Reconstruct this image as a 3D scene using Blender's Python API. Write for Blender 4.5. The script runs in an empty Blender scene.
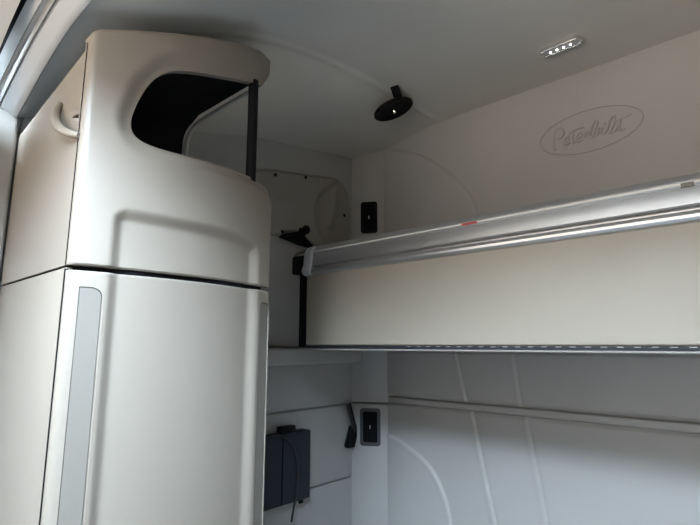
import bpy, bmesh, math
import numpy as np
from mathutils import Vector, Matrix
C = bpy.context
H = 1.5                      # camera height above the cab floor; all z below are relative to it

# ---------------------------------------------------------------- camera
cam = bpy.data.cameras.new('camera'); cam.sensor_width = 36; cam.lens = 486.9/700*36
co = bpy.data.objects.new('camera', cam); C.scene.collection.objects.link(co)
co.location = (0, 0, H)
yaw, pitch, roll = 0.7396, 0.16826, 0.0009
co.rotation_euler = (Matrix.Rotation(yaw, 3, 'Z') @ Matrix.Rotation(math.pi/2+pitch, 3, 'X') @ Matrix.Rotation(roll, 3, 'Z')).to_euler()
cam.clip_start = 0.02
C.scene.camera = co

# ---------------------------------------------------------------- daylight outside the cab
w = bpy.data.worlds.new('sky'); C.scene.world = w; w.use_nodes = True
nt = w.node_tree; nt.nodes.clear()
tc = nt.nodes.new('ShaderNodeTexCoord'); sp = nt.nodes.new('ShaderNodeSeparateXYZ')
mr = nt.nodes.new('ShaderNodeMapRange'); mr.inputs[1].default_value = -1; mr.inputs[2].default_value = 1
cr = nt.nodes.new('ShaderNodeValToRGB'); bg = nt.nodes.new('ShaderNodeBackground'); ou = nt.nodes.new('ShaderNodeOutputWorld')
nt.links.new(tc.outputs['Generated'], sp.inputs[0]); nt.links.new(sp.outputs[2], mr.inputs[0])
nt.links.new(mr.outputs[0], cr.inputs[0]); nt.links.new(cr.outputs[0], bg.inputs[0]); nt.links.new(bg.outputs[0], ou.inputs[0])
el = cr.color_ramp.elements
el[0].position = 0.0; el[0].color = (1.7, 1.5, 1.25, 1)         # sunlit concrete yard below
el[1].position = 1.0; el[1].color = (7.8, 10.0, 12.2, 1)
for p, c in ((.33, (1.7, 1.5, 1.25, 1)), (.44, (.70, .62, .53, 1)), (.475, (.42, .38, .34, 1)), (.555, (.30, .29, .28, 1)), (.68, (.45, .50, .55, 1)), (.78, (7.8, 10.0, 12.2, 1))):
    e = el.new(p); e.color = c
bg.inputs[1].default_value = 9.0

def portal(name, loc, rot, sx, sy):
    l = bpy.data.lights.new(name, 'AREA'); l.shape = 'RECTANGLE'; l.size = sx; l.size_y = sy
    l.cycles.is_portal = True
    o = bpy.data.objects.new(name, l); C.scene.collection.objects.link(o)
    o.location = (loc[0], loc[1], loc[2]+H); o.rotation_euler = rot
XL, XR, YB, YF = -1.42, 0.85, 1.65, -1.9
XC = (XL+XR)/2
portal('windscreen_daylight', (-.285, YF+.005, .03), (math.pi/2, 0, 0), 1.9, .76)
portal('guessed_hatch_daylight', (XC, -.15, .66), (0, 0, 0), .9, .36)  # sky portal for an unseen, guessed roof opening
portal('driver_window_daylight', (XL+.01, -1.08, -.08), (0, -math.pi/2, 0), .64, .9)

vs = C.scene.view_settings
vs.view_transform = 'Standard'; vs.look = 'None'; vs.gamma = 1; vs.exposure = 0.35
C.scene.cycles.max_bounces = 10; C.scene.cycles.diffuse_bounces = 8
C.scene.cycles.sample_clamp_indirect = 6

# ---------------------------------------------------------------- materials
def mat(name, col, rough=.6, metal=0., bump=0., scale=400., var=0., spec=.5, emit=None, coat=0., stretch=None):
    m = bpy.data.materials.new(name); m.use_nodes = True; n = m.node_tree.nodes; L = m.node_tree.links
    b = n['Principled BSDF']; b.inputs['Roughness'].default_value = rough; b.inputs['Metallic'].default_value = metal
    b.inputs['Specular IOR Level'].default_value = spec
    b.inputs['Base Color'].default_value = (*col, 1)
    t = n.new('ShaderNodeTexCoord')
    src = t.outputs['Object']
    if stretch:
        mp = n.new('ShaderNodeMapping'); mp.inputs['Scale'].default_value = stretch; L.new(src, mp.inputs[0]); src = mp.outputs[0]
    if var > 0:
        nz = n.new('ShaderNodeTexNoise'); nz.inputs['Scale'].default_value = 6 if not stretch else 60; nz.inputs['Detail'].default_value = 4
        L.new(src, nz.inputs[0])
        mx = n.new('ShaderNodeMix'); mx.data_type = 'RGBA'
        mx.inputs[6].default_value = (*[c*(1-var) for c in col], 1); mx.inputs[7].default_value = (*[min(1, c*(1+var)) for c in col], 1)
        L.new(nz.outputs['Fac'], mx.inputs[0]); L.new(mx.outputs[2], b.inputs['Base Color'])
    if bump > 0:
        nz = n.new('ShaderNodeTexNoise'); nz.inputs['Scale'].default_value = scale; nz.inputs['Detail'].default_value = 2
        L.new(src, nz.inputs[0])
        bp = n.new('ShaderNodeBump'); bp.inputs['Strength'].default_value = bump; bp.inputs['Distance'].default_value = .001
        L.new(nz.outputs['Fac'], bp.inputs['Height']); L.new(bp.outputs[0], b.inputs['Normal'])
    if emit:
        b.inputs['Emission Color'].default_value = (*emit[0], 1); b.inputs['Emission Strength'].default_value = emit[1]
    return m
M = dict(
    plastic=mat('cream_plastic', (.216, .184, .151), .42, bump=.25, scale=700, var=.03),
    vinyl=mat('beige_vinyl', (.25, .23, .205), .55, bump=.3, scale=500, var=.03),
    liner=mat('headliner_fabric', (.56, .54, .50), .8, bump=.3, scale=600, var=.05),
    padded=mat('grey_padded_vinyl', (.34, .33, .315), .5, bump=.25, scale=500, var=.03),
    bunk=mat('bunk_cream_vinyl', (.292, .256, .205), .5, bump=.3, scale=600, var=.03),
    black=mat('black_plastic', (.005, .005, .006), .6, spec=.12),
    matte=mat('black_matte', (.004, .004, .005), .8, spec=.1),
    felt=mat('black_liner', (.007, .007, .009), .7, spec=.15),
    alu=mat('brushed_aluminium', (.52, .52, .52), .38, .85, var=.05, stretch=(1, 40, 40)),
    silver=mat('silver_paint', (.45, .45, .45), .4, .15),
    handle=mat('satin_grey_handle', (.145, .128, .108), .6, 0., spec=.3, var=.04, stretch=(40, 40, 1)),
    chrome=mat('chrome', (.8, .8, .8), .12, 1.0),
    led=mat('led', (.9, .9, .9), .3, emit=((1, .96, .88), 9)),
    ledoff=mat('led_lens', (.75, .75, .75), .15),
    glassy=mat('frosted_lens', (.45, .46, .47), .12),
    navy=mat('dark_navy_fabric', (.012, .015, .024), .8, bump=.5, scale=300),
    cable=mat('black_rubber', (.006, .006, .007), .5),
    cover=mat('grey_cover_vinyl', (.25, .235, .21), .5, bump=.4, scale=300, var=.05),
    red=mat('red_tape', (.35, .04, .035), .5),
    webbing=mat('navy_webbing', (.004, .004, .009), .7),
    piping=mat('pale_trim_and_highlight', (.66, .64, .59), .5),
    floor=mat('grey_rubber_floor', (.10, .10, .105), .7, bump=.4, scale=80, var=.1),
    sheet=mat('grey_blanket', (.15, .13, .115), .8, bump=.3, scale=120),
    seat=mat('grey_seat_fabric', (.12, .12, .13), .85, bump=.4, scale=300),
)

# ---------------------------------------------------------------- mesh helpers
def link(name, me, m, parent=None, smooth=35, base=None):
    o = bpy.data.objects.new(name, me); C.scene.collection.objects.link(o)
    if m is not None:
        me.materials.append(M[m] if isinstance(m, str) else m)
    if smooth:
        me.shade_smooth(); me.set_sharp_from_angle(angle=math.radians(smooth))
    if parent is not None:
        o.parent = parent
        r = parent
        off = Vector((0, 0, 0))
        while r is not None:
            off += Vector(r.location); r = r.parent
        me.transform(Matrix.Translation(-off))
    elif base is not None:
        b = Vector(base) + Vector((0, 0, H)); me.transform(Matrix.Translation(-b)); o.location = b
    return o
def pymesh(name, V, F):
    V = [(x, y, z+H) for x, y, z in V]
    me = bpy.data.meshes.new(name); me.from_pydata(V, [], F); me.validate(); me.update(); return me
def obj(name, V, F, m, parent=None, smooth=35, base=None):
    return link(name, pymesh(name, V, F), m, parent, smooth, base)
def fixn(me):
    bm = bmesh.new(); bm.from_mesh(me); bmesh.ops.recalc_face_normals(bm, faces=bm.faces); bm.to_mesh(me); bm.free()
def box(name, lo, hi, m, parent=None, bev=0., seg=3, base=None, shear=None):
    bm = bmesh.new(); bmesh.ops.create_cube(bm, size=1)
    for v in bm.verts:
        v.co = Vector([lo[i]+(hi[i]-lo[i])*(v.co[i]+.5) for i in range(3)])
        if shear: v.co = Vector(shear(*v.co))
        v.co.z += H
    if bev: bmesh.ops.bevel(bm, geom=bm.edges[:], offset=bev, segments=seg, profile=.5, affect='EDGES')
    me = bpy.data.meshes.new(name); bm.to_mesh(me); bm.free()
    return link(name, me, m, parent, 40 if bev else 0, base)
def prism(name, poly, vec, m, parent=None, bev=0., base=None, smooth=30):
    """closed polygon of 3-D points pushed along vec"""
    n = len(poly); vec = Vector(vec)
    V = [tuple(p) for p in poly] + [tuple(Vector(p)+vec) for p in poly]
    F = [tuple(range(n))[::-1], tuple(range(n, 2*n))] + [(i, (i+1) % n, n+(i+1) % n, n+i) for i in range(n)]
    me = pymesh(name, V, F); fixn(me)
    if bev:
        bm = bmesh.new(); bm.from_mesh(me)
        es = [e for e in bm.edges if len(e.link_faces) == 2 and e.calc_face_angle(0) > .8]
        bmesh.ops.bevel(bm, geom=es, offset=bev, segments=2, profile=.5, affect='EDGES'); bm.to_mesh(me); bm.free()
    return link(name, me, m, parent, smooth, base)
def tube(name, pts, r, m, parent=None, n=12, base=None, flat=None):
    """tube through points; r may be a list; flat = (axis vector, factor) squashes the section"""
    pts = [Vector(p) for p in pts]; rs = r if isinstance(r, (list, tuple)) else [r]*len(pts)
    V, F = [], []; up = None
    for i, p in enumerate(pts):
        t = (pts[min(i+1, len(pts)-1)]-pts[max(i-1, 0)]).normalized()
        if up is None: up = t.orthogonal().normalized()
        up = (up-t*up.dot(t)).normalized(); s = t.cross(up)
        for k in range(n):
            a = 2*math.pi*k/n; d = (up*math.cos(a)+s*math.sin(a))*rs[i]
            if flat: ax = Vector(flat[0]); d -= ax*d.dot(ax)*(1-flat[1])
            V.append(tuple(p+d))
    for i in range(len(pts)-1):
        for k in range(n): F.append((i*n+k, i*n+(k+1) % n, (i+1)*n+(k+1) % n, (i+1)*n+k))
    F += [tuple(range(n))[::-1], tuple(range((len(pts)-1)*n, len(pts)*n))]
    me = pymesh(name, V, F); fixn(me)
    return link(name, me, m, parent, 50, base)
def spline(P, n=8):
    P = [Vector(p) for p in P]; out = []
    for i in range(len(P)-1):
        a, b, c, d = P[max(i-1, 0)], P[i], P[i+1], P[min(i+2, len(P)-1)]
        for k in range(n):
            t = k/n; out.append(.5*((2*b)+(c-a)*t+(2*a-5*b+4*c-d)*t*t+(3*b-a-3*c+d)*t**3))
    out.append(P[-1]); return out
def grid(name, us, vs_, fn, m, parent=None, smooth=35, base=None, solid=0., flip=False, shift=None):
    """surface fn(U, V) -> (X, Y, Z) arrays over a grid, optionally thickened"""
    U, V = np.meshgrid(us, vs_); X, Y, Z = fn(U, V); nu, nv = len(us), len(vs_)
    P = np.stack([X, Y, Z+0*X], -1).reshape(-1, 3).tolist()
    F = [(j*nu+i, j*nu+i+1, (j+1)*nu+i+1, (j+1)*nu+i) for j in range(nv-1) for i in range(nu-1)]
    if flip: F = [f[::-1] for f in F]
    if shift is not None:                          # closed slab: back layer pushed along a fixed vector
        n0 = len(P); P += [[p[0]+shift[0], p[1]+shift[1], p[2]+shift[2]] for p in P]; F += [tuple(n0+i for i in f[::-1]) for f in F]
        rim = list(range(nu))+[j*nu+nu-1 for j in range(1, nv)]+[(nv-1)*nu+i for i in range(nu-2, -1, -1)]+[j*nu for j in range(nv-2, 0, -1)]
        F += [(rim[k], n0+rim[k], n0+rim[(k+1) % len(rim)], rim[(k+1) % len(rim)]) for k in range(len(rim))]
    me = pymesh(name, P, F)
    if shift is not None: fixn(me)
    o = link(name, me, m, parent, smooth, base)
    if solid:
        md = o.modifiers.new('s', 'SOLIDIFY'); md.thickness = solid; md.offset = -1
        bake(o, smooth)
    return o
def bake(o, smooth=35):
    dg = C.evaluated_depsgraph_get(); dg.update()
    me = bpy.data.meshes.new_from_object(o.evaluated_get(dg)); o.modifiers.clear(); old = o.data; o.data = me
    bpy.data.meshes.remove(old)
    if smooth: me.shade_smooth(); me.set_sharp_from_angle(angle=math.radians(smooth))
def cut(o, poly, vec, smooth=35):
    n = len(poly); vec = Vector(vec)
    V = [tuple(p) for p in poly] + [tuple(Vector(p)+vec) for p in poly]
    F = [tuple(range(n))[::-1], tuple(range(n, 2*n))] + [(i, (i+1) % n, n+(i+1) % n, n+i) for i in range(n)]
    me = pymesh('cutter', V, F); fixn(me)
    c = bpy.data.objects.new('cutter', me); C.scene.collection.objects.link(c)
    md = o.modifiers.new('b', 'BOOLEAN'); md.operation = 'DIFFERENCE'; md.solver = 'EXACT'; md.object = c
    bake(o, smooth); bpy.data.objects.remove(c); bpy.data.meshes.remove(me)
def thing(name, label, cat, loc, group=None, kind=None):
    o = bpy.data.objects.new(name, None); C.scene.collection.objects.link(o); o.empty_display_size = .1
    o.location = (loc[0], loc[1], loc[2]+H); o['label'] = label; o['category'] = cat
    if group: o['group'] = group
    return o
def tag(o, label, cat, group=None):
    o['label'] = label; o['category'] = cat
    if group: o['group'] = group
    return o
def struct(o): o['kind'] = 'structure'; return o
def ss(x): x = np.clip(x, 0, 1); return x*x*(3-2*x)
def pdist(X, Z, pts):
    """unsigned distance of arrays to a polyline and the side of its nearest segment"""
    best = np.full(X.shape, 1e9); side = np.zeros(X.shape)
    for (x0, z0), (x1, z1) in zip(pts[:-1], pts[1:]):
        dx, dz = x1-x0, z1-z0; t = np.clip(((X-x0)*dx+(Z-z0)*dz)/(dx*dx+dz*dz), 0, 1)
        d = np.hypot(X-x0-t*dx, Z-z0-t*dz); s = np.sign((X-x0)*dz-(Z-z0)*dx)
        u = d < best-1e-9; best = np.where(u, d, best); side = np.where(u, s, side)
    return best, side
def inside(X, Z, poly):
    r = np.zeros(X.shape, bool); n = len(poly)
    for i in range(n):
        (x0, z0), (x1, z1) = poly[i], poly[(i+1) % n]
        if z0 == z1: continue
        c = ((z0 > Z) != (z1 > Z)) & (X < (x1-x0)*(Z-z0)/(z1-z0)+x0)
        r ^= c
    return r
def spl2(P, n=6): return [(p.x, p.y) for p in spline([(a, b, 0) for a, b in P], n)]
def rrect(y0, y1, z0, z1, r, n=5, corners=(1, 1, 1, 1)):
    out = []
    for (cy, cz, a0, on) in ((y1-r, z1-r, 0, corners[0]), (y0+r, z1-r, 90, corners[1]), (y0+r, z0+r, 180, corners[2]), (y1-r, z0+r, 270, corners[3])):
        if not on:
            out.append((cy+(r if a0 in (0, 270) else -r), cz+(r if a0 in (0, 90) else -r))); continue
        for k in range(n+1):
            a = math.radians(a0+90*k/n); out.append((cy+r*math.cos(a), cz+r*math.sin(a)))
    return out

# ================================================================= THE CAB SHELL
FLOOR = -H
struct(box('floor', (XL-.1, YF-.1, FLOOR-.05), (XR+.1, YB+.1, FLOOR), 'floor'))
# ---- ceiling: arched headliner with a rounded cove down to each side wall
CY = [.281, .35, .43, .55, .634, .75, .916, 1.09, 1.30, YB+.03]
CZ = [.650, .668, .700, .758, .799, .842, .878, .899, .909, .913]
SY = [.281, 1.02, 1.58, YB+.03]; SZ = [.575, .765, .845, .852]
_cy = np.linspace(CY[0], CY[-1], 400); _cz = np.interp(_cy, CY, CZ)
_k = np.ones(41)/41; _cz = np.convolve(np.pad(_cz, 20, mode='reflect', reflect_type='odd'), _k, 'valid')
_k = np.ones(21)/21; _cz = np.convolve(np.pad(_cz, 10, mode='reflect', reflect_type='odd'), _k, 'valid')
XC = (XL+XR)/2; CRE = -1.0-XC        # crease at x=-1.0 mirrored about the centre line
def ceil_fn(U, V):
    zc = np.interp(V, _cy, _cz); zs = np.interp(V, SY, SZ)
    a = np.abs(U-XC); t = np.clip((a+CRE)/(XL-XC+0)*-1*0+(a-(-CRE))/((XC-XL)-(-CRE)), 0, 1)
    z = zc*(1-t)+zs*t + .004*np.sin(np.pi*t)
    z = z - .005*np.exp(-((a+CRE)/.012)**2)*np.clip((V-.32)/.1, 0, 1)
    return U, V, z
ux = np.unique(np.concatenate([np.linspace(XL-.02, -1.06, 22), np.linspace(-1.06, -.94, 25), np.linspace(-.94, .38, 40), np.linspace(.38, XR+.02, 25)]))
ceiling = struct(grid('ceiling', ux, np.linspace(CY[0], CY[-1], 90), ceil_fn, 'liner', shift=(0, 0, .03)))
# roof over the seats, forward of the header
def drop(X): a = np.abs(X-XC)-.715; return .030*np.clip(a/.19, 0, None)**1.45*1.0
roofp = grid('roof_panel', np.linspace(XL-.02, XR+.02, 30), np.linspace(YF-.03, .195, 20),
     lambda U, V: (U, V, .688-drop(U)*ss((V+.3)/.45)-.10*((U-XC)/1.13)**4-.07*ss((-.2-V)/1.6)*2), 'liner', ceiling, shift=(0, 0, .03))
cut(roofp, [(XC-.45, -.33, .4), (XC+.45, -.33, .4), (XC+.45, .03, .4), (XC-.45, .03, .4)], (0, 0, .5))   # guessed unseen hatch above the seats, added so the bunk shades the back wall

# ---- header: brushed extrusion across the roof opening
prof = [(.199, .712), (.2045, .683), (.2070, .6822), (.2115, .6800), (.2255, .6722), (.2290, .678), (.2345, .676), (.2370, .667), (.2410, .664), (.2440, .668),
        (.2455, .660), (.2560, .654), (.2660, .6470), (.2750, .6420), (.2800, .6425), (.2830, .6480), (.283, .662)]
hx = np.concatenate([np.linspace(XL, -.95, 26), np.linspace(-.9, .33, 8), np.linspace(.38, XR, 26)])
def head(name, seg, m, par=None, dz=0):
    V, F = [], []; n = len(seg)
    for x in hx:
        d = float(drop(x))
        e = min(x-hx[0], hx[-1]-x)
        for (y, z) in seg: V.append((x, y, z-d+dz+(.02*(1-e/.02) if e < .02 else 0)))
    for i in range(len(hx)-1):
        for k in range(n-1): F.append((i*n+k, (i+1)*n+k, (i+1)*n+k+1, i*n+k+1))
    return obj(name, V, F, m, par, 40)
trim = struct(head('trim_1', prof[10:], 'silver')); 
head('track_groove', prof[4:11], 'alu', trim)
head('inner_band', prof[2:5], 'silver', trim)
head('dark_slot_strip', [(.10, .78), (.17, .74), (.188, .70), (.200, .6845), (.2074, .6816)], 'matte', trim)  # black strip filling the slot between roof panel and header bands

# ---- left wall: padded slabs with open seams
def slabs(side, X0, sgn):
    wall = struct(box('wall_'+side, (min(X0, X0-sgn*.06)-0, .28, FLOOR), (max(X0, X0-sgn*.06), YB+.05, .90), 'padded'))
    for z0, z1 in ((-.008, .868), (-.238, -.014), (-.528, -.243), (FLOOR+.01, -.533)):
        box('padded_panel', (min(X0, X0+sgn*.012), .30, z0), (max(X0, X0+sgn*.012), 1.575, z1), 'padded', wall, .005)
    return wall
wl = slabs('left', XL-.012, 1)
wr = slabs('right', XR+.012, -1)
# walls beside the seats with a window opening
def side_front(side, X0, sgn, yb):
    o = box('wall_'+side+'_front', (min(X0, X0-sgn*.05), YF-.05, FLOOR), (max(X0, X0-sgn*.05), .28, .74), 'vinyl')
    cut(o, [(X0-.3, -1.53, -.40), (X0-.3, yb, -.40), (X0-.3, yb, .24), (X0-.3, -1.40, .24)], (.6, 0, 0), 0)
    return struct(o)
side_front('left', XL, 1, -.63)
struct(box('wall_right_front', (XR, YF-.05, FLOOR), (XR+.05, .28, .74), 'vinyl'))
wf = box('wall_front', (XL-.05, YF-.05, FLOOR), (XR+.05, YF, .62), 'vinyl')
cut(wf, [(XC-.95, YF-.3, -.35), (XC+.95, YF-.3, -.35), (XC+.90, YF-.3, .41), (XC-.90, YF-.3, .41)], (0, .6, 0), 0)
struct(wf)

# ---- corner posts (chamfer between side wall and back wall)
def post(name, xs, par):
    pl = [(xs(-1.42), 1.568), (xs(-1.275), 1.652), (xs(-1.275), 1.70), (xs(-1.45), 1.70), (xs(-1.45), 1.568)]
    for i, (z0, z1) in enumerate(((-.236, .868), (FLOOR, -.241))):
        prism('corner_post', [(x, y, z0) for x, y in pl], (0, 0, z1-z0), 'padded', par, .006)
post('post', lambda x: x, wl)
post('post', lambda x: 2*XC-x, wr)

# ---- back wall with soft embossed panels
arc1 = spl2([(-1.29, .875), (-1.241, .858), (-1.103, .797), (-.98, .699), (-.878, .584), (-.845, .507), (-.83, .35), (-.83, .0)])
arc2 = spl2([(-1.27, -.36), (-1.213, -.377), (-1.088, -.445), (-1.022, -.543), (-.995, -.66), (-.985, -.9)])
fan1a = [(-.960, -.0), (-.921, -.204)]; fan1b = [(-.898, -.237), (-.862, -.42), (-.818, -.64), (-.80, -.9)]
fan2a = [(-.739, -.0), (-.718, -.199)]; fan2b = [(-.70, -.236), (-.672, -.42), (-.645, -.62), (-.63, -.9)]
def relief(lines):
    def fn(U, V):
        D = 0*U
        for pts, step, groove in lines:
            d, s = pdist(U, V, pts)
            D = D + step*ss(.5+s*d/.016) - groove*np.exp(-(d/.005)**2) + groove*.5*np.exp(-((s*d-.012)/.008)**2)
        e = np.minimum(V-V.min(), V.max()-V); D = D-.006*(1-ss(e/.012))
        return U, YB-.004-D, V
    return fn
wb = struct(box('wall_back', (XL-.02, YB+.012, FLOOR), (XR+.02, YB+.07, .93), 'padded'))
gx = np.concatenate([np.linspace(-1.285, -.30, 240), np.linspace(-.29, XR-.14, 30)])
grid('upper_back_panel', gx, np.linspace(-.02, .925, 220), relief([(arc1, .012, .002)]), 'padded', wb, solid=.01)
gx2 = np.concatenate([np.linspace(-1.285, -.45, 260), np.linspace(-.44, XR-.14, 30)])
grid('middle_back_panel', gx2, np.linspace(-.206, -.022, 50), relief([(fan1a, .003, .0025), (fan2a, .003, .0025)]), 'padded', wb, solid=.01)
grid('lower_back_panel', gx2, np.linspace(-.95, -.236, 180), relief([(arc2, .006, .002), (fan1b, .003, .0035), (fan2b, .003, .0035)]), 'padded', wb, solid=.01)
box('lowest_back_panel', (-1.285, YB-.01, FLOOR), (XR-.14, YB+.012, -.955), 'padded', wb)
box('belt_strip', (-1.283, YB-.013, -.2335), (XR-.14, YB+.012, -.2085), 'padded', wb, .006)

# ---- bunk support ledge moulded on each side wall
for nm, a, b in (('trim_2', XL-.01, -1.35), ('trim_3', XR+.01, .78)):
    lo, hi = min(a, b), max(a, b)
    struct(box(nm, (lo, .78, -.072), (hi, 1.555, -.010), 'padded', None, .012, 4))
# ---- pillar panel forward of the tower
struct(box('trim_4', (XL-.002, -.55, FLOOR), (-1.383, .287, .578), 'vinyl', None, .010, 4))

# ================================================================= STORAGE TOWER
tower = thing('storage_tower', 'tall cream storage tower with open black nook on top and a long door below', 'cabinet', (-1.16, .52, FLOOR))
def FX(Y): return -.905-.75*(Y-.49)**2
Y0, Y1 = .291, .755
def plan(s):                                   # s = y position, with a rounded front corner
    s = np.asarray(s, float); x = FX(s)
    r = .013; t = np.clip((s-Y0)/r, 0, 1); return x-.011*(1-np.sqrt(1-(1-t)**2))
TY = [.28, .297, .309, .353, .432, .499, .585, .645, .703, .729, .76]
TZ = [.566, .600, .608, .624, .653, .679, .711, .733, .751, .757, .760]
def ztop(Y): return np.interp(Y, TY, TZ)
openA = [(.672, .651), (.616, .631), (.566, .614), (.518, .599), (.476, .585), (.447, .5725), (.422, .552), (.402, .523), (.388, .491), (.3785, .460), (.374, .434),
         (.380, .411), (.402, .398), (.44, .394), (.487, .395), (.53, .397), (.578, .399), (.628, .4015), (.685, .403), (.715, .402), (.738, .396), (.75, .384), (.80, .37)]
openP = [(.80, .80), (.738, .80), (.738, .712), (.724, .686), (.703, .658), (.685, .6525)] + spl2(openA[:-4], 3) + openA[-3:]
def rec(Y, Z):                                 # recessed frame running from upper unit into the door
    cy, hy = (.350+.709)/2, (.709-.350)/2; top = .258-.02*ss((Y-.6)/.12)
    qx = np.abs(Y-cy)-hy+.03; qz = Z-top+.03
    d = np.hypot(np.maximum(qx, 0), np.maximum(qz, 0))+np.minimum(np.maximum(qx, qz), 0)-.03
    w = np.where(Y > cy, .034, .026); w = np.where(qz > qx, .028, w)
    return .013*ss(-d/w)
def up_fn(U, V):
    zt = ztop(U); Z = .141+V*(zt-.141); X = plan(U)
    d, s = pdist(U, Z, openP); ins = inside(U, Z, openP)
    wd = np.where(Z > .50, .038+.022*ss((U-.42)/.28), .036-.010*ss((U-.39)/.10))
    fl = .012*ss(1-np.where(ins, 0, d)/wd)
    k = np.clip(1-(zt-Z)/.012, 0, 1); X = X-.012*(1-np.sqrt(1-k*k*.98))
    k = np.clip(1-(Z-.141)/.004, 0, 1); X = X-.003*k*k
    k = np.clip(1-(Y1-U)/.006, 0, 1); X = X-.004*k*k
    return X-fl-rec(U, Z), U, Z
ys = np.concatenate([Y0+.013*(1-np.cos(np.linspace(0, math.pi/2, 9)))[:-1], np.linspace(Y0+.013, Y1, 130)])
vsn = np.concatenate([np.linspace(0, .97, 150), np.linspace(.975, 1, 12)])
up = grid('upper_shell', ys, vsn, up_fn, 'plastic', tower, shift=(-.016, 0, 0))
cut(up, [(-1.02, y, z) for y, z in openP], (.25, 0, 0))
def lo_fn(U, V):
    X = plan(U); k = np.clip(1-(.131-V)/.004, 0, 1); X = X-.003*k*k
    k = np.clip(1-(Y1-U)/.006, 0, 1); X = X-.004*k*k
    return X-rec(U, V), U, V
zs = np.concatenate([np.linspace(FLOOR+.03, -.5, 20), np.linspace(-.49, .12, 60), np.linspace(.122, .131, 6)])
door = grid('door', ys, zs, lo_fn, 'plastic', tower, shift=(-.016, 0, 0))
HB = -1.05
cut(door, [(-1.02, y, z) for y, z in rrect(.3095, .3465, HB, .102, .018, 6, (1, 0, 0, 1))], (.25, 0, 0))
cut(door, [(-1.02, y, z) for y, z in rrect(.7145, .7505, HB, .102, .014, 6, (1, 1, 1, 1))], (.25, 0, 0))
def strip(y0, y1, z1, r, cn, par):
    P = rrect(y0, y1, HB+.002, z1, r, 6, cn)
    V = [(float(plan(y))-.0015, y, z) for y, z in P]
    return prism('door_handle', V, (-.012, 0, 0), 'handle', par)
strip(.3110, .3450, .1005, .0165, (1, 0, 0, 1), door)
strip(.7165, .7485, .1000, .012, (1, 1, 1, 1), door)
for yy, w_ in ((.3485, .0016), (.7520, .0018)):          # raised bead beside each handle
    tube('bead', [(float(plan(yy))-.001, yy, z) for z in np.linspace(.08, HB, 12)], w_, 'plastic', door, 8)
# side facing the seats
def side_fn(U, V):                                # U: x, V: 0..1
    zt = .572-.045*(-.957-U)/.4; Z = .141+V*(zt-.141)
    # scoop of the grab handle
    a, b = U+.985, Z-.452
    u_ = (a*.80+b*-.60); v_ = (a*.60+b*.80)
    cone = np.exp(-(u_/.050)**2-((v_-.004)/np.where(v_ < 0, .016, .038))**2)
    Y = Y0+.0005+.017*cone
    k = np.clip(1-(zt-Z)/.008, 0, 1); Y = Y+.006*k*k
    return U, Y, Z
sp_ = grid('upper_side_panel', np.linspace(-1.394, -.9515, 110), np.linspace(0, 1, 110), side_fn, 'plastic', tower, shift=(0, .004, 0))
cut(sp_, [(-.960, .25, .464), (-.958, .25, .424), (-1.006, .25, .440)], (0, .2, 0))
hk = spline([(-1.074, .289, .492), (-1.068, .281, .466), (-1.045, .277, .437), (-1.01, .277, .412), (-.975, .280, .394), (-.945, .290, .383)], 6)
n_ = len(hk); tube('grab_lip', hk, [.003+.0065*math.sin(math.pi*min(1, (.12+.8*i/n_))) for i in range(n_)], 'plastic', sp_, 12)
box('lower_side_panel', (-1.394, Y0+.0005, FLOOR+.03), (-.9520, Y0+.012, .1365), 'plastic', tower, .0015)
box('seam_shade_strip', (-.9516, Y0-.0012, .1415), (-.9492, Y0+.004, .574), 'matte', tower)  # dark strips stand in for the shaded gap along the panel seam
box('seam_shade_strip', (-.9520, Y0-.0014, FLOOR+.03), (-.9482, Y0+.004, .134), 'matte', tower)
# dark carcass behind the gaps
prism('carcass', [(-1.38, .30, FLOOR), (-.972, .30, FLOOR), (-.955, .315, FLOOR), (-.945, .36, FLOOR), (-.93, .40, FLOOR), (-.93, .60, FLOOR), (-.955, .70, FLOOR), (-.982, .745, FLOOR), (-1.38, .745, FLOOR)], (0, 0, .355+H), 'matte', tower)
# nook lining, open at the rear
def liner():
    ys_ = [.322, .38, .45, .52, .60, .66, .70, .728]; V, F = [], []
    def ring(y, dx=0):
        c = min(float(ztop(y))-.045, .704); x1 = float(FX(y))-.018-(.012 if y < .66 else 0)
        r = .035
        pts = [(x1, .36), (-1.392, .36), (-1.392, c-.075)] + [(-1.392+.06*(1-math.cos(a)), c-.07+.055*math.sin(a)) for a in np.linspace(.2, 1.4, 5)] + [(-1.30, c), (x1, c)]
        return [(x, y, z) for x, z in pts]
    R = [ring(y) for y in ys_]; n = len(R[0])
    for r in R: V += r
    for i in range(len(R)-1):
        for k in range(n-1): F.append((i*n+k, i*n+k+1, (i+1)*n+k+1, (i+1)*n+k))
    F.append(tuple(range(n)))
    return obj('nook_lining', V, F, 'felt', tower, 30), R[-1]
nook, last = liner()
tube('lining_trim', spline([(-1.390, .742, z) for z in (.40, .52, .625)]+[(-1.380, .742, .665), (-1.350, .742, .688), (-1.30, .742, .694)]+[(x, .742, .696) for x in (-1.2, -1.1, -.985)], 4), .0065, 'piping', tower, 10)
tube('support_tube', [(-.952, .681, .395), (-.951, .680, .54), (-.950, .678, .660)], .0125, 'black', tower, 20)

# ================================================================= UPPER BUNK
bunk = thing('upper_bunk', 'upper bunk with cream vinyl front and ribbed aluminium rail along its edge', 'bunk bed', (-.19, 1.36, -.005))
BX0, BX1 = -1.185, .815
pf = box('front_panel', (BX0, 1.084, -.001), (BX1, 1.115, .232), 'bunk', bunk, .006)
box('platform', (BX0+.005, 1.115, .0), (BX1, 1.625, .05), 'padded', bunk, .004)
box('mattress', (BX0+.03, 1.14, .05), (BX1-.02, 1.62, .23), 'bunk', bunk, .03, 5)
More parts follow.
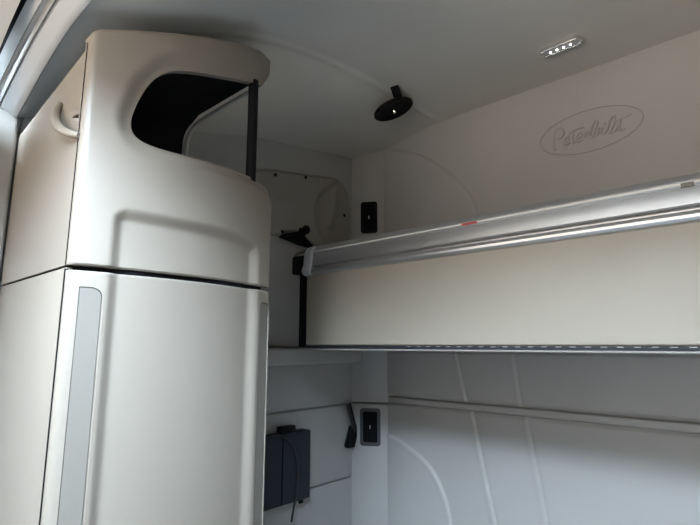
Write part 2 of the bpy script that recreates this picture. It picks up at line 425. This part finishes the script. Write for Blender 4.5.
# rail profile in (y, z): top roll, fine ridges, flat band, groove, lower bead
rp = [(1.135, .312), (1.122, .3225), (1.110, .3265), (1.099, .3245), (1.0925, .319), (1.0885, .3125), (1.0865, .3085), (1.0845, .3083), (1.0842, .3060), (1.0853, .3045),
      (1.0825, .3010), (1.0790, .3005), (1.0785, .2975), (1.0815, .2955),
      (1.0790, .285), (1.0775, .272), (1.0770, .2605), (1.0745, .2585), (1.0735, .2560), (1.0790, .2535), (1.0850, .2530), (1.0850, .2490),
      (1.0765, .2480), (1.0715, .2445), (1.0695, .2395), (1.0705, .2340), (1.0745, .2290), (1.0800, .2265), (1.0860, .2262), (1.100, .2262), (1.135, .2262)]
def rail(x0, x1):
    n = len(rp); V = [(x0, y, z) for y, z in rp]+[(x1, y, z) for y, z in rp]
    F = [(k, n+k, n+(k+1) % n, (k+1) % n) for k in range(n)]+[tuple(range(n)), tuple(range(n, 2*n))[::-1]]
    me = pymesh('rail', V, F); fixn(me); return link('rail', me, 'alu', bunk, 25)
rl = rail(-1.150, BX1)
tube('ridge_highlight', [(BX0+.036, 1.0792, .3025), (BX1, 1.0792, .3025)], .0022, 'piping', rl, 8)  # pale tube paints the bright highlight along the rail ridge
capo = [(y-(.0025 if y < 1.12 else 0), z) for y, z in [(1.135, .306), (1.118, .322), (1.100, .3255), (1.088, .318), (1.080, .305), (1.0755, .285), (1.0745, .262), (1.068, .250), (1.067, .238), (1.073, .2275), (1.085, .2245), (1.135, .2245)]]
prism('rail_end_cap', [(BX0-.004, y, z) for y, z in capo], (.037, 0, 0), 'silver', bunk, .004)
box('tape_mark', (-.600, 1.0760, .2985), (-.558, 1.0835, .3035), 'red', rl)
box('rail_clip', (-.134, 1.0770, .2950), (-.113, 1.0835, .3030), 'handle', rl)
box('latch', (-1.262, 1.085, .238), (-1.196, 1.12, .300), 'black', bunk, .006)
tube('latch_rod', [(-1.262, 1.10, .302), (-1.25, 1.10, .311), (-1.20, 1.10, .318), (-1.17, 1.10, .318)], .006, 'handle', bunk, 10)
box('strap', (-1.2215, 1.088, -.006), (-1.1905, 1.105, .245), 'matte', bunk)
wbn = box('webbing', (BX0, 1.0835, -.0095), (BX1, 1.112, -.0015), 'webbing', bunk)
x = -.78; k = 0
while x < BX1-.03:                                # pale stitches showing through the webbing edge
    if k % 1 == 0: box('stitch', (x, 1.0825, -.0042), (x+.012, 1.0840, -.0024), 'vinyl', wbn)
    x += .030; k += 1
tube('piping', [(BX0, 1.088, -.0125), (BX1, 1.088, -.0125)], .0030, 'vinyl', bunk, 8)

# ================================================================= LOWER BUNK (below the frame)
lb = thing('lower_bunk', 'lower bunk with pale mattress under the upper bunk', 'bunk bed', (-.28, 1.25, FLOOR))
box('base', (-1.265, .84, FLOOR), (.695, 1.63, -.98), 'sheet', lb, .01)
box('mattress', (-1.265, .83, -.98), (.695, 1.63, -.82), 'sheet', lb, .04, 5)

# ================================================================= SEATS (behind the camera, toward the windscreen)
def seat(label, x):
    t = thing('cab_seat', label, 'seat', (x, -.85, FLOOR), 'cab seats')
    def lean(X, Y, Z): return (X, Y+(Z+.9)*.16, Z)
    box('pedestal', (x-.2, -1.15, FLOOR), (x+.2, -.75, -1.10), 'seat', t, .02)
    box('cushion', (x-.26, -1.30, -1.10), (x+.26, -.74, -.94), 'seat', t, .05, 5)
    box('backrest', (x-.25, -.86, -.96), (x+.25, -.74, -.22), 'seat', t, .05, 5, shear=None)
    box('headrest', (x-.15, -.84, -.18), (x+.15, -.76, .02), 'seat', t, .035, 5)
    for s in (-.06, .06): tube('headrest_post', [(x+s, -.80, -.26), (x+s, -.80, -.14)], .008, 'chrome', t, 8)
seat('grey high-backed seat on the driver side facing the windscreen', -.92)
seat('grey high-backed seat on the passenger side facing the windscreen', .36)

# ================================================================= WALL FITTINGS
# ---- removable vinyl cover with snaps on the left wall
cover = thing('access_cover', 'sagging grey vinyl cover held by black snaps above the upper bunk end', 'cover', (XL, 1.27, .40))
cp = spl2([(.90, .41), (.90, .50), (.965, .585)], 1) + spl2([(.985, .60), (1.02, .632), (1.075, .652), (1.15, .665), (1.30, .688), (1.44, .712), (1.49, .702), (1.527, .668), (1.535, .60), (1.545, .50), (1.550, .40)], 4)
cp += [(1.33, .392), (1.30, .402), (1.25, .428), (1.22, .433), (1.17, .424), (1.145, .405)]
cyc = np.array(cp)
def cover_surface():
    ygr = np.linspace(.90, 1.55, 110); zgr = np.linspace(.39, .715, 70)
    def fn(U, V):
        # keep the outline: clamp z between the lower and upper edges at each y
        topy = np.interp(U, [.90, .965, .985, 1.02, 1.075, 1.15, 1.30, 1.44, 1.475, 1.50, 1.52, 1.532, 1.55], [.50, .585, .60, .632, .652, .665, .688, .711, .708, .698, .680, .655, .40])
        boty = np.interp(U, [.90, 1.13, 1.145, 1.17, 1.215, 1.25, 1.30, 1.335, 1.40, 1.55], [.405, .405, .407, .424, .435, .430, .405, .392, .390, .390])
        t = (V-.39)/(.715-.39); Z = boty+t*(topy-boty)
        D = .006+.0*U
        # drooping fold from the top right snap
        ln = spl2([(1.43, .68), (1.36, .62), (1.33, .55), (1.345, .47), (1.39, .43)], 4); d, s = pdist(U, Z, ln); D = D+.014*ss(.5+s*d/.03)*np.exp(-(d/.07)**2)
        ln = spl2([(1.45, .66), (1.44, .58), (1.42, .50)], 4); d, s = pdist(U, Z, ln); D = D+.013*np.exp(-(d/.018)**2)
        ln = spl2([(1.40, .68), (1.25, .60), (1.10, .55)], 4); d, s = pdist(U, Z, ln); D = D+.008*np.exp(-(d/.02)**2)
        D = D+.010*np.exp(-((U-1.22)/.09)**2)*np.exp(-((Z-.43)/.04)**2)
        e = np.minimum(np.minimum(topy-Z, Z-boty), 1.55-U); D = D*ss(.25+e/.012)
        return XL+.001+D, U, Z
    return grid('vinyl_cover', ygr, zgr, fn, 'cover', cover, solid=.003)
cover_surface()
edge = [(1.545, .45), (1.538, .60), (1.527, .668), (1.49, .702), (1.44, .714), (1.30, .690), (1.15, .667), (1.075, .654), (1.02, .634), (.985, .602), (.92, .54)]
tube('edge_binding', spline([(XL+.006, y, z) for y, z in edge], 5), .003, 'cover', cover, 8)
for y, z in ((1.12, .640), (1.275, .671), (1.425, .693), (1.505, .558), (1.160, .426), (1.333, .424)):
    bm = bmesh.new(); bmesh.ops.create_uvsphere(bm, u_segments=14, v_segments=8, radius=.0068, matrix=Matrix.Translation((XL+.014, y, z+H)) @ Matrix.Diagonal((.6, 1, 1, 1)))
    me = bpy.data.meshes.new('snap'); bm.to_mesh(me); bm.free(); link('snap', me, 'black', cover)
gap = [(1.150, .404), (1.175, .422), (1.235, .437), (1.245, .455), (1.268, .456), (1.278, .440), (1.27, .425), (1.325, .385), (1.25, .388)]
prism('wall_opening', [(XL+.002, y, z) for y, z in gap], (.0185, 0, 0), 'matte', cover)
bm = bmesh.new(); bmesh.ops.create_uvsphere(bm, u_segments=16, v_segments=10, radius=.018, matrix=Matrix.Translation((XL+.022, 1.275, .452+H)) @ Matrix.Diagonal((.6, 1, 1, 1)))
me = bpy.data.meshes.new('pull_knob'); bm.to_mesh(me); bm.free(); link('pull_knob', me, 'matte', cover)

# ---- air vents on the corner post
pd = Vector((.145, .084, 0)).normalized(); pn = Vector((.084, -.145, 0)).normalized(); pc = Vector((-1.42, 1.568, 0))
def onpost(s, z, d): p = pc+pd*s+pn*d; return (p.x, p.y, z)
def vent(label, s0, s1, z0, z1, frame):
    c = onpost((s0+s1)/2, (z0+z1)/2, 0)
    t = thing('air_vent', label, 'air vent', c, 'air vents on the corner post')
    P = rrect(s0, s1, z0, z1, .012, 5); Q = rrect(s0+.012, s1-.012, z0+.013, z1-.013, .007, 5)
    n = len(P)
    V = [onpost(s, z, -.002) for s, z in P]+[onpost(s, z, .006) for s, z in P]+[onpost(s, z, .007) for s, z in Q]+[onpost(s, z, .0005) for s, z in Q]
    F = [(j*n+i, j*n+(i+1) % n, (j+1)*n+(i+1) % n, (j+1)*n+i) for j in range(3) for i in range(n)]
    me = pymesh('bezel', V, F); fixn(me); link('bezel', me, frame, t, 30)
    prism('vent_core', [onpost(s, z, -.002) for s, z in Q], tuple(pn*.004), 'matte', t)
    nb = 5
    for i in range(nb):
        s = s0+.018+(s1-s0-.036)*i/(nb-1)
        prism('louver', [onpost(s-.0012, z0+.014, .001), onpost(s+.0012, z0+.014, .001), onpost(s+.0022, z0+.014, .006), onpost(s-.0002, z0+.014, .006)], (0, 0, z1-z0-.028), 'black', t)
    sm, zm = (s0+s1)/2, (z0+z1)/2
    prism('cross_bar', [onpost(s0+.014, zm-.002, .001), onpost(s1-.014, zm-.002, .001), onpost(s1-.014, zm+.002, .001), onpost(s0+.014, zm+.002, .001)], tuple(pn*.0045), 'black', t)
    prism('slider', [onpost(sm-.002, zm-.007, .005), onpost(sm+.002, zm-.007, .005), onpost(sm+.002, zm+.007, .005), onpost(sm-.002, zm+.007, .005)], tuple(pn*.004), 'silver', t, .001)
bez2 = mat('charcoal_bezel', (.045, .05, .055), .5)
vent('black louvred air vent high on the post just above the bunk rail', .042, .116, .487, .630, 'black')
vent('black louvred air vent with grey bezel low on the post below the bunk', .036, .121, -.407, -.258, bez2)

# ---- small black strap handle left of the lower vent
lt = thing('belt_holder', 'black curved strap holder hanging on the wall beside the lower vent', 'strap', (-1.42, 1.54, -.33))
sp2 = spline([(XL+.012, 1.535, -.240), (XL+.02, 1.540, -.275), (XL+.022, 1.553, -.32), (XL+.020, 1.560, -.352)], 5)
tube('strap', sp2, .013, 'cable', lt, 12, flat=((1, 0, 0), .5))
prism('buckle', [(XL+.002, y, z) for y, z in [(1.546, -.330), (1.572, -.322), (1.574, -.372), (1.560, -.412), (1.522, -.412), (1.518, -.400), (1.530, -.375)]], (.024, 0, 0), 'black', lt, .004)

# ---- dark pouch on the left wall and the cable hanging in front of it
pb = thing('storage_pouch', 'dark navy flat pouch fixed to the lower left wall', 'pouch', (-1.40, 1.16, -.54))
body = box('body', (XL, 1.02, -.543), (-1.372, 1.291, -.308), 'navy', pb, .004)
box('seam', (-1.373, 1.155, -.540), (-1.3705, 1.160, -.312), 'matte', pb)
box('clasp', (-1.405, 1.153, -.312), (-1.375, 1.222, -.284), 'black', pb, .006)
box('tab', (-1.385, 1.245, -.556), (-1.376, 1.262, -.542), 'black', pb, .002)
cb = tube('cable', spline([(-1.366, 1.04, -.318), (-1.366, 1.075, -.306), (-1.363, 1.12, -.305), (-1.360, 1.17, -.329), (-1.360, 1.202, -.372), (-1.360, 1.216, -.43), (-1.360, 1.213, -.51), (-1.362, 1.200, -.575), (-1.362, 1.196, -.600)], 6), .0036, 'cable', None, 8, base=(-1.36, 1.2, -.6))
tag(cb, 'thin black cable looping down in front of the navy pouch', 'cable')

# ---- round black reading lamp under the ceiling cove
def disc_basis():
    n = Vector((.25, .225, -1)).normalized(); a = Vector((1, 0, 0)); a = (a-n*a.dot(n)).normalized(); return n, a, n.cross(a)
rd = thing('reading_lamp', 'round black dish lamp on a short tab under the ceiling', 'lamp', (-1.045, 1.385, .885))
n, a, b = disc_basis(); c0 = Vector((-1.010, 1.342, .858))
def lathe(name, prof_, m, par, seg=40):
    V, F = [], []
    for r, h in prof_:
        for k in range(seg):
            t = 2*math.pi*k/seg; p = c0+a*(r*math.cos(t))+b*(r*math.sin(t))+n*h; V.append(tuple(p))
    for i in range(len(prof_)-1):
        for k in range(seg): F.append((i*seg+k, i*seg+(k+1) % seg, (i+1)*seg+(k+1) % seg, (i+1)*seg+k))
    F += [tuple(range(seg)), tuple(range((len(prof_)-1)*seg, len(prof_)*seg))]
    me = pymesh(name, V, F); fixn(me); return link(name, me, m, par, 40)
lathe('dish', [(.020, -.012), (.068, -.006), (.075, .0), (.075, .006), (.071, .009), (.064, .005), (.045, -.001), (.012, -.003)], 'black', rd)
lathe('bulb', [(.008, -.002), (.009, .008), (.005, .018)], 'chrome', rd, 16)
prism('tab', [(-.992, 1.335, .862), (-.955, 1.330, .862), (-.948, 1.285, .912), (-.978, 1.280, .912)], (.0, .004, .004), 'black', rd, .001)

# ---- LED lamp in the ceiling
lp = thing('ceiling_lamp', 'slim chrome strip lamp with small LEDs set in the ceiling', 'lamp', (-.44, 1.44, .905))
def pill(x0, x1, y0, y1, z0, z1, nm, m, par):
    r = (y1-y0)/2; P = [(x1-r+r*math.cos(t), (y0+y1)/2+r*math.sin(t)) for t in np.linspace(-math.pi/2, math.pi/2, 9)]+[(x0+r+r*math.cos(t), (y0+y1)/2+r*math.sin(t)) for t in np.linspace(math.pi/2, 3*math.pi/2, 9)]
    return prism(nm, [(x, y, z0) for x, y in P], (0, 0, z1-z0), m, par, .0012)
pill(-.505, -.378, 1.422, 1.458, .8995, .912, 'bezel', 'chrome', lp)
pill(-.498, -.385, 1.4275, 1.4525, .8975, .9005, 'lens', 'glassy', lp)
for yy in (1.4245, 1.4555): tube('bezel_rail', [(-.495, yy, .8985), (-.388, yy, .8985)], .0025, 'chrome', lp, 8)
for i, xx in enumerate((-.472, -.452, -.432, -.412)):
    bm = bmesh.new(); bmesh.ops.create_uvsphere(bm, u_segments=12, v_segments=8, radius=.0028, matrix=Matrix.Translation((xx, 1.44, .897+H)))
    me = bpy.data.meshes.new('led'); bm.to_mesh(me); bm.free(); link('led', me, 'led', lp)

# ---- embossed oval emblem with script lettering on the back wall
em = thing('wall_emblem', 'embossed oval emblem with script lettering on the back wall', 'emblem', (-.437, YB, .69))
YE = YB-.0065
def pixel_to_wall(u, v):                          # measured positions carried to the real wall plane
    R_ = co.rotation_euler.to_matrix(); d = R_ @ Vector(((u-350)/486.9, -(v-262.5)/486.9, -1)); d *= YE/d.y; return (d.x, YE, d.z)
tips = [pixel_to_wall(541, 148), pixel_to_wall(644, 118)]
ring = [(-.4375+.158*math.cos(t), YE, .6985+.0715*math.sin(t)) for t in np.linspace(0, 2*math.pi, 73)]
tube('oval_ring', ring, .0021, 'padded', em, 8)
A = lambda P: [(535+x_/8.75, 100+y_/8.75) for x_, y_ in P]
B = lambda P: [(590+x_/8.75, 100+y_/8.75) for x_, y_ in P]
strokes = [
    A([(180, 440), (168, 395), (165, 330), (178, 275), (208, 245), (240, 255), (252, 288), (238, 320), (205, 345)]),
    A([(240, 378), (268, 362), (290, 340), (285, 322), (264, 330), (250, 362), (268, 392), (302, 372)]),
    A([(338, 268), (326, 320), (332, 370), (355, 368)]), A([(300, 292), (355, 256), (425, 236)]),
    A([(362, 348), (392, 328), (405, 305), (394, 290), (374, 304), (364, 338), (380, 366), (414, 344)]),
    A([(425, 292), (436, 325), (446, 296), (462, 278), (472, 300), (478, 326), (494, 316)]),
    B([(5, 300), (16, 240), (36, 190), (56, 176), (66, 196), (50, 250), (24, 318), (50, 316), (72, 284), (66, 254), (88, 246)]),
    B([(102, 240), (100, 286), (122, 294), (138, 280)]), B([(126, 204), (130, 209)]),
    B([(138, 280), (160, 230), (176, 176), (206, 140), (220, 160), (203, 220), (172, 285), (196, 286), (224, 262), (244, 215), (254, 176)]),
    B([(268, 175), (256, 225), (266, 268), (300, 252)]), B([(225, 172), (290, 156), (360, 120)])]
Vt, Ft = [], []
for st in strokes:
    P = spline([pixel_to_wall(*p) for p in st], 5)
    o = tube('lettering_stroke', P, .0032, 'padded', None, 10)
    k0 = len(Vt); Vt += [(v.co.x, v.co.y, v.co.z-H) for v in o.data.vertices]; Ft += [tuple(k0+i for i in p.vertices) for p in o.data.polygons]
    me_ = o.data; bpy.data.objects.remove(o); bpy.data.meshes.remove(me_)
obj('lettering', Vt, Ft, 'padded', em, 50)
